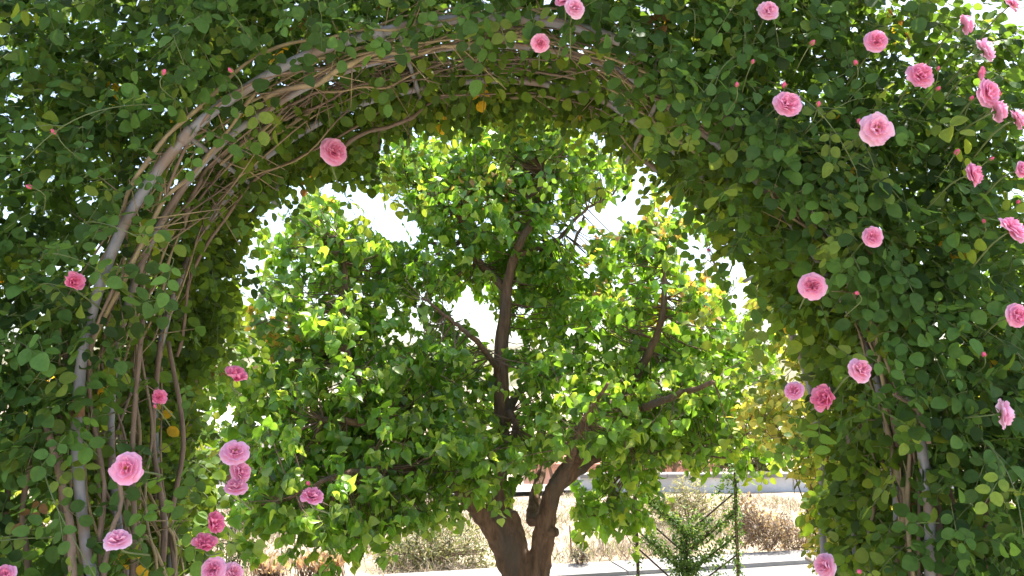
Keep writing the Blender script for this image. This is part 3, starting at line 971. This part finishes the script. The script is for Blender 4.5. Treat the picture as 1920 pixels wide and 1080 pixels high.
# crown: lobes (px, py, radius px x, radius px y, depth offset, depth radius m, shoots)
LB = [
 (1010, 300, 150, 80, 0, .45, 60), (1140, 330, 70, 70, .1, .4, 24), (900, 330, 80, 70, .1, .4, 34), (760, 320, 90, 60, .2, .4, 46),
 (810, 410, 60, 60, .2, .35, 26), (930, 400, 110, 70, -.1, .45, 46), (1040, 420, 80, 60, .1, .45, 26),
 (620, 440, 80, 75, -.2, .45, 44), (560, 480, 70, 70, -.2, .4, 22), (700, 500, 80, 70, 0, .5, 40), (590, 580, 100, 70, -.3, .55, 52), (780, 480, 50, 60, .2, .4, 20),
 (520, 680, 90, 90, -.3, .5, 46), (660, 660, 110, 80, -.3, .7, 62), (790, 560, 70, 60, 0, .6, 26), (830, 680, 90, 70, 0, .8, 58),
 (960, 520, 80, 50, .4, .5, 24), (1040, 560, 90, 60, .3, .6, 34), (1030, 710, 90, 70, .1, .8, 52),
 (1180, 500, 80, 70, 0, .55, 44), (1240, 440, 45, 75, -.3, .3, 22), (1270, 590, 90, 80, -.1, .6, 52), (1150, 620, 90, 70, 0, .7, 52),
 (1370, 620, 60, 90, 0, .45, 26), (1340, 350, 60, 90, .9, .4, 34), (1310, 470, 50, 40, .5, .3, 10), (1220, 290, 40, 50, .9, .3, 10),
 (1310, 725, 100, 85, -.1, .7, 66), (1180, 760, 100, 80, -.1, .9, 62), (1330, 810, 80, 55, -.2, .55, 40), (1220, 815, 80, 50, 0, .6, 36), (1110, 790, 70, 60, -.7, .35, 26), (870, 850, 70, 45, -.6, .3, 18), (1190, 850, 60, 30, -.3, .3, 16), (780, 850, 80, 50, -.6, .3, 24), (960, 250, 90, 40, 0, .4, 30), (920, 480, 70, 60, .3, .4, 34), (1010, 510, 70, 60, .3, .4, 34), (890, 540, 50, 40, .4, .3, 14), (1000, 610, 50, 50, .5, .4, 20), (800, 350, 90, 70, .1, .4, 26), (1010, 350, 90, 70, .1, .4, 30), (1060, 260, 80, 40, 0, .4, 22),
 (480, 800, 70, 80, -.3, .45, 32), (590, 790, 100, 80, -.4, .8, 62), (730, 790, 110, 80, -.2, .9, 66), (880, 800, 90, 70, 0, .9, 58), (1010, 820, 70, 50, -.1, .7, 30),
 (540, 910, 80, 70, -.6, .5, 44), (650, 920, 100, 75, -.6, .7, 62), (700, 985, 60, 50, -.7, .3, 20), (630, 1000, 40, 40, -.8, .25, 12), (780, 920, 80, 45, -.3, .7, 36),
 (860, 900, 60, 40, -.2, .5, 18), (950, 890, 50, 35, -.3, .3, 12), (1110, 950, 50, 40, .2, .4, 18), (1170, 920, 60, 50, .1, .4, 20), (1140, 975, 40, 20, .1, .25, 7), (500, 980, 40, 40, -.6, .3, 10),
]
# openings where the sky shows between the limbs
HOLES = [(640, 330, 64, 54), (708, 396, 68, 44), (750, 432, 50, 30), (520, 365, 50, 36), (1270, 255, 36, 44), (1140, 262, 30, 24), (872, 572, 28, 20), (962, 648, 26, 18), (1180, 250, 40, 40), (1205, 350, 26, 55), (1190, 400, 22, 30), (905, 600, 30, 30),
         (1300, 480, 34, 24), (1110, 405, 30, 22), (520, 420, 22, 24), (1385, 560, 24, 30), (460, 560, 26, 24), (1090, 450, 26, 18), (1060, 940, 28, 26), (985, 915, 22, 18)]
sh0, shd, shn, shl, shc = [], [], [], [], []
DS = TY / F
for (px, py, rx_, ry_, dy, rd, n) in LB:
    c = np.array(TP(px, py, dy)); k = (TY + dy) / F
    n = int(n * 1.45); rx_ *= .9; ry_ *= .9
    u = randdir(n) * (rng.uniform(0, 1, (n, 1)) ** .42)
    p = c + u * np.array((rx_ * k, rd, ry_ * k))
    sh0.append(p); shd.append(u)
sh0 = np.concatenate(sh0); shd = np.concatenate(shd)


def outside_openings(p, g=1.0):
    ok = np.ones(len(p), bool)
    for (hx, hy, ra, rb) in HOLES:
        a = np.array(TP(hx, hy)); dv = nrm(a - np.array(CAM))
        d = p - np.array(CAM); al = d @ dv
        off = d - al[:, None] * dv
        k = al / F * g
        ok &= ((off[:, 0] / (k * ra)) ** 2 + (off[:, 2] / (k * rb)) ** 2) > 1.0
    return ok


ok = outside_openings(sh0)
sh0 = sh0[ok]; shd = shd[ok]
# the leader stands clear of leaves on its near side
LD = np.array([TP(*q) for q in ((944, 800), (938, 720), (942, 640), (946, 590), (950, 540), (966, 480), (985, 440))])
lxx = np.interp(sh0[:, 2], LD[:, 2], LD[:, 0]); inz = (sh0[:, 2] > LD[0, 2] - .05) & (sh0[:, 2] < LD[-1, 2] + .05)
ok = ~(inz & (np.abs(sh0[:, 0] * TY / sh0[:, 1] - lxx) < .15) & (sh0[:, 1] < TY + .05))
sh0 = sh0[ok]; shd = shd[ok]
NS = len(sh0)
shdir = nrm(shd * .8 + np.array((0, 0, .35)) + rng.normal(0, .45, (NS, 3)))
shlen = rng.uniform(.08, .20, NS)
parts = []
# twigs to nearest limb
d2 = ((sh0[:, None, :] - skel[None]) ** 2).sum(2)
near = skel[d2.argmin(1)]
dist = np.sqrt(d2.min(1))
sel = dist < .42
mid = (near + sh0) / 2 + np.array((0, 0, -.06)) * dist[:, None]
for A, B, ra, rb in ((near[sel], mid[sel], .004, .003), (mid[sel], sh0[sel], .003, .0022)):
    v, t = sticks(A, B, ra, rb, 4); parts.append((v, t, (1, 1, 1), 1))
v, t = sticks(sh0, sh0 + shdir * shlen[:, None], .003, .0012, 4); parts.append((v, t, (1, 1, 1), 1))
RED = [(620, 365), (560, 330), (1240, 385), (1235, 440), (1160, 530), (1265, 570), (1290, 555), (1320, 580), (570, 630), (510, 600), (870, 340), (935, 350), (520, 345), (1120, 440), (1280, 330), (1260, 590), (1370, 760), (550, 650)]
REDW = np.array([TP(a, b, -.2) for a, b in RED])
k = 10
tt = rng.uniform(.0, 1.05, (NS, k)) ** .8
tt[:, 0] = 1.0
P0 = sh0[:, None] + shdir[:, None] * (shlen[:, None] * tt)[..., None]
tone = rng.normal(0, .2, NS)
topness = (sh0[:, 2] - 1.2) / 2.0
P0 = P0.reshape(-1, 3); TTf = tt.reshape(-1)
NL = len(P0)
sidx = np.repeat(np.arange(NS), k)
out_ = nrm(shd)[sidx]
pd = nrm(randdir(NL) * .8 + shdir[sidx] * .35 + out_ * .3 + np.array((0, 0, -.15)))
pl = rng.uniform(.02, .045, (NL, 1))
PB_ = P0 + pd * pl + np.array((0, 0, -.008))
v, t = sticks(P0, PB_, .0009, .0007, 3); parts.append((v, t, (1, 1, 1), 2))
ld = nrm(pd * .7 + np.array((0, 0, -.6)) + rng.normal(0, .35, (NL, 3)))
ln = nrm(np.array((0, 0, .6)) + out_ * .45 + rng.normal(0, .75, (NL, 3)))
sz = rng.uniform(.045, .076, NL) * np.where(TTf > .93, .72, 1.0)
col = np.tile((.115, .235, .034), (NL, 1)) * (1 + tone[sidx] + rng.normal(0, .15, NL)).clip(.5, 1.7)[:, None]
young = (TTf > .7) & (rng.uniform(0, 1, NL) < .6)
col[young] = np.array((.25, .37, .07)) * rng.uniform(.7, 1.15, (young.sum(), 1))
dr_ = np.sqrt(((P0[:, None, [0, 2]] - REDW[None][..., [0, 2]]) ** 2).sum(2)).min(1)
red = (dr_ < .12) & (TTf > .45) & (rng.uniform(0, 1, NL) < .45)
mixr = rng.uniform(0, 1, (red.sum(), 1))
col[red] = (np.array((.46, .38, .10)) * mixr + np.array((.48, .27, .12)) * (1 - mixr)) * rng.uniform(.7, 1.1, (red.sum(), 1))
sz[red] *= .8
kk = outside_openings(PB_ + ld * .03, .82)
v, t, c = leaves(PB_[kk], ld[kk], ln[kk], sz[kk], col[kk], 'tree', .6, .5, 1.4); parts.append((v, t, c, 0))
V, T, c, mi = join_np(parts)
link('crown', mesh_np('crown', V, T, c, matidx=mi), [M['tree_leaf'], M['twig'], M['green_stem']], tree)


# ------------------------------------------------------------------ shrubs and far trees
def bush(name, label, cat, lobes, n, size, col, kind='rose', group=None, var=.25, young=.2, ycol=(.3, .38, .08), stem_r=.012, shell=.4, part='foliage', stem='stem',
         base=None, up=.3, foot=None):
    """lobes: list of (centre, radii)"""
    foot = Vector(foot) if foot else Vector((lobes[0][0][0], lobes[0][0][1], ground_z(lobes[0][0][0], lobes[0][0][1])))
    root = empty(name, foot, label, cat, group)
    tot = sum(r[0] * r[1] * r[2] for _, r in lobes) ** 1.0
    ps, us = [], []
    for c, r in lobes:
        k = max(8, int(n * r[0] * r[1] * r[2] / tot))
        u = randdir(k) * rng.uniform(0, 1, (k, 1)) ** shell
        p = np.array(tuple(c)) + u * np.array(r)
        nn_ = fn(p, 2.2 / max(r), 9.)
        kk = rng.uniform(0, 1, k) < (.62 + .55 * nn_)
        ps.append(p[kk]); us.append(u[kk])
    p = np.concatenate(ps); u = np.concatenate(us); N = len(p)
    c = np.tile(col, (N, 1)) * (1 + rng.normal(0, var, (N, 1))).clip(.4, 1.8)
    y = rng.uniform(0, 1, N) < young
    c[y] = np.array(ycol) * rng.uniform(.7, 1.1, (y.sum(), 1))
    d = randdir(N) * .8 + u * .4 + np.array((0, 0, up)); nn_ = u * .6 + np.array((0, -.1, .6)) + rng.normal(0, .5, (N, 3))
    v, t, cc = leaves(p, d, nn_, rng.uniform(.7, 1.2, N) * size, c, kind, .3, .3)
    parts = [(v, t, cc, 0)]
    q = rng.integers(0, N, min(N, 700))
    v, t = sticks(p[q], p[q] - d[q] / np.linalg.norm(d[q], axis=1, keepdims=True) * size * 2.2 + np.array((0, .0, -size)), size * .03, size * .05, 3)
    parts.append((v, t, (1, 1, 1), 1))
    V, T, cc, mi = join_np(parts)
    link(part, mesh_np(part, V, T, cc, matidx=mi), [M['shrub_leaf'], M['twig']], root)
    ss = []
    for (cc_, r) in lobes[:8]:
        for j in range(3 if stem_r < .03 else 1):
            e = Vector(tuple(cc_)) + Vector((rng.normal(0, .4) * r[0], rng.normal(0, .4) * r[1], rng.uniform(-.2, .5) * r[2]))
            m_ = foot.lerp(e, .5) + Vector((rng.normal(0, .1) * r[0], rng.normal(0, .1) * r[1], .1 * r[2]))
            v, t = tube([foot + Vector((0, 0, -.03)), m_, e], [stem_r, stem_r * .4], 6, .15)
            ss.append((v, t, (1, 1, 1), 0))
    V, T, cc, mi = join_np(ss)
    link(stem, mesh_np(stem, V, T), M['twig'], root)
    return root


def L(px, py, Y, rpx, rpy, rd):
    k = Y / F
    return (tuple(P(px, py, Y)), (rpx * k, rd, rpy * k))


bush('garden_shrub', 'tall yellow-green sunlit shrub between the tree and the right side of the arch', 'shrub',
     [L(1470, 540, 4.2, 70, 60, .35), L(1540, 640, 4.2, 80, 80, .4), L(1460, 780, 4.2, 80, 70, .35), L(1560, 850, 4.2, 90, 90, .4), L(1580, 1000, 4.2, 60, 110, .35), L(1620, 960, 4.3, 90, 130, .4)],
     9500, .042, (.20, .28, .05), young=.5, ycol=(.50, .50, .12), stem_r=.006, foot=tuple(P(1620, 900, 4.3))[:2] + (0,))
bush('garden_shrub', 'tall green shrub far right, glimpsed through gaps in the rose leaves', 'shrub',
     [L(1800, 980, 4.6, 120, 110, .4), L(1950, 900, 4.6, 120, 130, .4), L(1700, 900, 4.8, 90, 120, .4), L(1850, 760, 4.8, 120, 110, .4), L(2100, 960, 4.6, 110, 160, .4)],
     3200, .06, (.10, .18, .035), young=.35, ycol=(.4, .44, .10))
bush('garden_shrub', 'leafy green shrub at far left, glimpsed between the rose canes', 'shrub',
     [L(60, 930, 4.6, 130, 120, .4), L(230, 900, 4.8, 110, 130, .4), L(-80, 820, 4.6, 130, 150, .4), L(330, 800, 5.0, 80, 120, .4), L(150, 1060, 4.6, 130, 80, .4), L(360, 640, 5.0, 60, 90, .35)],
     4200, .06, (.08, .16, .03), young=.25, ycol=(.32, .38, .08))
bush('verge_shrub', 'dense grey-green shrub in the dry grass left of the tree trunk', 'shrub',
     [L(800, 1015, 7.3, 60, 44, .28), L(860, 1020, 7.3, 56, 46, .28), L(750, 1040, 7.2, 50, 30, .25), L(905, 1045, 7.3, 36, 34, .22)], 6500, .034, (.13, .155, .07), 'narrow', young=.3, ycol=(.28, .30, .18), var=.4)
bush('verge_shrub', 'loose grey-green shrub in front of the pale wall, behind the iron trellis', 'shrub',
     [L(1290, 935, 9.0, 38, 44, .25), L(1245, 955, 9.0, 46, 34, .3), L(1340, 955, 9.0, 40, 32, .25)], 3600, .04, (.20, .225, .12), 'narrow', young=.3, ycol=(.36, .36, .22))
bush('dry_shrub', 'withered brown leafless shrub by the kerb, right of the iron trellis', 'dead shrub',
     [L(1440, 990, 7.8, 52, 40, .2), L(1398, 975, 7.8, 34, 48, .2), L(1500, 1005, 7.9, 40, 30, .2)], 3400, .045, (.25, .195, .155), 'narrow', young=.4, ycol=(.36, .31, .26), var=.4, stem_r=.005)
bush('verge_shrub', 'small round silver-grey shrub beside the thin rusty post', 'shrub',
     [L(1088, 1036, 7.2, 20, 18, .1)], 520, .03, (.27, .28, .23), 'narrow', young=.3, ycol=(.38, .38, .32))
bush('cypress', 'small dark upright conifer in the dry grass at left', 'conifer',
     [L(455, 975, 8.6, 28, 36, .2), L(450, 940, 8.6, 18, 36, .15)], 1700, .035, (.06, .09, .06), 'narrow', young=.2, ycol=(.3, .26, .15))
bush('sapling', 'thin pale green sapling between the left roses and the dry grass', 'sapling',
     [L(428, 1010, 4.6, 40, 18, .1), L(450, 1040, 4.6, 28, 20, .1)], 110, .055, (.16, .26, .10), 'narrow', young=.3, ycol=(.34, .42, .2), stem_r=.006)
bush('succulent', 'low clump of pinkish dry spiky leaves, on the verge left of the shrub', 'plant',
     [L(600, 1060, 6.75, 46, 11, .15)], 420, .09, (.36, .25, .20), 'narrow', young=.4, ycol=(.44, .36, .28), up=1.2, stem_r=.004)
bush('succulent', 'lower clump of pinkish dry spiky leaves, nearest the left roses', 'plant',
     [L(505, 1066, 6.7, 34, 10, .15)], 260, .08, (.36, .25, .20), 'narrow', young=.4, ycol=(.44, .36, .28), up=1.2, stem_r=.004)
far = [(1400, 850, 17, 60, 40, 'round green tree just behind the pale wall, right end'), (1230, 840, 19, 70, 34, 'green tree behind the wall, right of the pink house'),
       (1060, 820, 24, 60, 40, 'green tree on the slope behind the forked trunk'), (800, 830, 22, 90, 45, 'broad green tree on the slope left of the trunk'),
       (620, 850, 20, 80, 45, 'green tree on the slope behind the left crown edge'), (430, 850, 18, 70, 55, 'green tree on the slope behind the small conifer'),
       (1620, 830, 18, 90, 60, 'green tree on the slope behind the tall yellow-green shrub'), (200, 840, 18, 100, 70, 'green tree on the slope behind the far left shrub')]
for i, (px, py, Y, ra, rb, lab) in enumerate(far):
    c = P(px, py, Y)
    bush('slope_tree', lab, 'tree', [L(px, py, Y, ra, rb, ra * Y / F), L(px - ra * .5, py + rb * .5, Y, ra * .6, rb * .7, .5), L(px + ra * .5, py + rb * .4, Y, ra * .6, rb * .7, .5)],
         1300, .12, (.075, .13, .04), 'tree', group='trees on the slope beyond the wall', young=.2, ycol=(.16, .22, .06), stem_r=.09, part='crown', stem='trunk',
         foot=(c.x, c.y, ground_z(c.x, c.y)))

# ------------------------------------------------------------------ low wall, house, post
wx0, wx1 = P(1085, 900, 11.4).x, P(1900, 900, 11.4).x
wall = empty('low_wall', ((wx0 + wx1) / 2, 11.4, .1), 'low pale concrete wall with a coping, beyond the dry verge', 'wall')
L_ = wx1 - wx0
v, t = box(((wx0 + wx1) / 2, 11.4, .17), L_, .2, .30, .03); link('wall_body', mesh_np('wall_body', v, t, smooth=False), M['wall_concrete'], wall)
cp = []
for k in range(int(L_ / 1.2)):
    v, t = box((wx0 + .6 + k * 1.2, 11.4 + (wx0 + .6 + k * 1.2 - (wx0 + wx1) / 2) * .03, .345), 1.19, .27, .05, .03); cp.append((v, t, (1, 1, 1), 0))
V, T, c, mi = join_np(cp); link('coping', mesh_np('coping', V, T, smooth=False), M['concrete'], wall)
# pale hard strip before the wall
sheet('pavement', -6, 12, 4.1, 4.7, .17, M['concrete'])


def house(px, Y, wdt, hgt, top_py, m, label, roofm):
    top = P(px, top_py, Y)
    g = top.z - hgt
    h = empty('house', (top.x, Y, g), label, 'house')
    v, t = box((top.x, Y, g + hgt / 2), wdt, 6, hgt); link('wall', mesh_np('wall', v, t, smooth=False), m, h)
    hw = wdt / 2 + .3
    V = np.array([(-hw, -3.3, 0), (hw, -3.3, 0), (hw, 3.3, 0), (-hw, 3.3, 0), (-hw * .6, 0, 1.1), (hw * .6, 0, 1.1), (-hw, -3.3, -.15), (hw, -3.3, -.15), (hw, 3.3, -.15), (-hw, 3.3, -.15)]) + np.array((top.x, Y, top.z + .153))
    T = np.array([(0, 1, 5), (0, 5, 4), (1, 2, 5), (2, 3, 4), (2, 4, 5), (3, 0, 4), (6, 7, 1), (6, 1, 0), (7, 8, 2), (7, 2, 1), (8, 9, 3), (8, 3, 2), (9, 6, 0), (9, 0, 3), (6, 9, 8), (6, 8, 7)])
    link('roof', mesh_np('roof', V, T, smooth=False), roofm, h)
    for k in range(3):
        x = top.x + (k - 1) * wdt * .3
        v, t = box((x, Y - 3.0, g + hgt * .6), .9, .12, 1.1); o = link('window', mesh_np('window', v, t, smooth=False), M['plaster_white'], h)
        v, t = box((x, Y - 3.07, g + hgt * .6), .74, .04, .94); p_ = link('pane', mesh_np('pane', v, t, smooth=False), M['dark_glass'], o)
        p_.matrix_parent_inverse = h.matrix_parent_inverse
        o.matrix_parent_inverse = Matrix.Translation(h.location).inverted()
        p_.matrix_parent_inverse = Matrix.Identity(4)
    return h


house(1150, 32, 7, 3.0, 862, M['plaster_pink'], 'pink plastered house low on the slope, seen beneath the tree crown', M['roof_tile'])
house(420, 40, 9, 3.2, 812, M['plaster_white'], 'white plastered house on the slope at left, behind the roses', M['plaster_white'])

a = P(1068, 985, 7.5); b = Vector((a.x + .02, 7.5, ground_z(a.x, 7.5) - .05))
v, t = tube([b, (a + b) / 2, a], [.009, .008], 6, .1)
tag(link('stake', mesh_np('stake', v, t), M['rust']), 'thin rusty metal stake standing in the dry grass right of the trunk', 'stake')

# ------------------------------------------------------------------ iron trellis with its creeper
ZY = 5.95
tl = P(1190, 905, ZY); trr = P(1378, 885, ZY)
trel = empty('iron_trellis', ((tl.x + trr.x) / 2, ZY, 0), 'black iron trellis of two posts with slanting bars, right of the tree', 'trellis')


def bar(name, a, b, r):
    v, t = tube([a, a.lerp(b, .5), b], [r, r], 8, .2)
    link(name, mesh_np(name, v, t), M['black_iron'], trel)


cx_ = P(1286, 1000, ZY).x
bar('post', Vector((P(1198, 1080, ZY).x, ZY, -.02)), tl, .012)
bar('post', Vector((P(1384, 1080, ZY).x, ZY, -.02)), trr, .012)
bar('post', Vector((cx_, ZY, -.02)), P(1286, 990, ZY), .010)
diag = [((1192, 956), (1284, 1038)), ((1194, 993), (1284, 1076)), ((1196, 1028), (1284, 1108)), ((1203, 920), (1284, 1000)),
        ((1372, 928), (1288, 1000)), ((1376, 962), (1288, 1038)), ((1380, 1004), (1288, 1076)), ((1382, 1040), (1288, 1112))]
for p_, q_ in diag: bar('bar', P(*p_, ZY), P(*q_, ZY), .0065)

cr = empty('creeper', (cx_, ZY - .02, 0), 'green feathery creeper twining over the black iron trellis', 'climbing plant')
pts, den = [], []
def along(a, b, n, sp):
    tt = rng.uniform(0, 1, n)[:, None]
    a, b = np.array(P(*a, ZY - .01)), np.array(P(*b, ZY - .01))
    pts.append(a + (b - a) * tt + rng.normal(0, sp, (n, 3)))
along((1205, 922), (1284, 1000), 520, .022); along((1330, 975), (1288, 1010), 240, .03); along((1300, 985), (1305, 960), 50, .03)
along((1210, 1005), (1284, 1075), 520, .03); along((1376, 962), (1300, 1030), 300, .022); along((1370, 1010), (1288, 1076), 400, .022)
along((1286, 990), (1286, 1160), 1300, .045); along((1378, 885), (1384, 1080), 300, .018); along((1340, 930), (1378, 885), 140, .03)
along((1194, 1000), (1199, 1120), 60, .018); along((1382, 1040), (1300, 1100), 120, .03); along((1192, 910), (1230, 890), 60, .03)
p = np.concatenate(pts); N = len(p)
c = np.tile((.075, .15, .04), (N, 1)) * (1 + rng.normal(0, .3, (N, 1))).clip(.4, 1.8)
y = rng.uniform(0, 1, N) < .2; c[y] = (.2, .3, .08)
v, t, cc = leaves(p, randdir(N) + np.array((0, 0, -.2)), randdir(N) + np.array((0, -.5, .4)), rng.uniform(.018, .038, N), c, 'narrow', .3, .3)
v2_, t2_, cc2 = leaves(p[::2] + .006, randdir(N)[::2], randdir(N)[::2], rng.uniform(.014, .024, N)[::2], c[::2], 'rose', .3, .3)
V, T, cc, mi = join_np([(v, t, cc, 0), (v2_, t2_, cc2, 0)])
link('foliage', mesh_np('foliage', V, T, cc), M['shrub_leaf'], cr)
ss = []
for a, b in (((1286, 1180), (1286, 1000)), ((1288, 1010), (1215, 930)), ((1290, 1030), (1372, 960)), ((1384, 1150), (1379, 890))):
    a, b = P(*a, ZY - .015), P(*b, ZY - .015)
    if a.z < .75 and a.x != b.x or True:
        pl_ = [a.lerp(b, f) + Vector((rng.normal(0, .008), rng.normal(0, .008), rng.normal(0, .008))) for f in np.linspace(0, 1, 6)]
    v, t = tube(pl_, [.006, .003], 6, .05); ss.append((v, t, (1, 1, 1), 0))
V, T, c, mi = join_np(ss)
link('stem', mesh_np('stem', V, T), M['twig'], cr)


# ------------------------------------------------------------------ dry grass on the verge
def grass(name, label, n, area, h, cols, w=.006):
    x = rng.uniform(area[0], area[1], n); y = rng.uniform(area[2], area[3], n)
    yk = 6.68 + .255 * x
    k = (y > yk + .42) & (y < 11.1)
    x, y = x[k], y[k]
    pz = np.array([ground_z(a, b) for a, b in zip(x, y)])
    p = np.stack([x, y, pz - .01], 1)
    cl = fn(p * np.array((1, 1, 0)), 1.1, 3.)
    kk = rng.uniform(0, 1, len(p)) < (.55 + .8 * cl)
    p = p[kk]; cl = cl[kk]; N = len(p)
    hh = h * rng.uniform(.35, 1.2, N) * (1 + .6 * cl)
    d = nrm(np.array((0, 0, 1.)) + rng.normal(0, .6, (N, 3)) * np.array((1, 1, .3)))
    hh = hh * np.where(p[:, 1] > 9.0, .55, 1)
    c1 = np.array(cols)[rng.integers(0, len(cols), N)] * rng.uniform(.7, 1.2, (N, 1))
    side = nrm(np.cross(d, randdir(N))) * (w * rng.uniform(.5, 1.2, (N, 1)))
    m_ = p + d * (hh * .55)[:, None]; e = p + d * hh[:, None] + rng.normal(0, .28, (N, 3)) * np.array((1, 1, .3)) * hh[:, None] * .8
    V = np.stack([p - side, p + side, m_ + side * .7, m_ - side * .7, e], 1).reshape(-1, 3)
    T = (np.array([(0, 1, 2), (0, 2, 3), (3, 2, 4)])[None] + (np.arange(N) * 5)[:, None, None]).reshape(-1, 3)
    return tag(link(name, mesh_np(name, V, T, np.repeat(c1, 5, 0)), M['dry_grass']), label, 'grass', kind='stuff')


grass('dry_grass', 'dry straw-coloured grass covering the verge beyond the kerb', 60000, (-6, 6.5, 5.2, 11.2), .15,
      [(.37, .335, .27), (.31, .275, .215), (.44, .40, .34), (.24, .20, .165), (.37, .28, .25)], .005)
grass('weeds', 'patches of olive green weeds among the dry grass', 16000, (-6, 6.5, 5.4, 11.2), .14,
      [(.16, .19, .07), (.22, .24, .09)], .006)
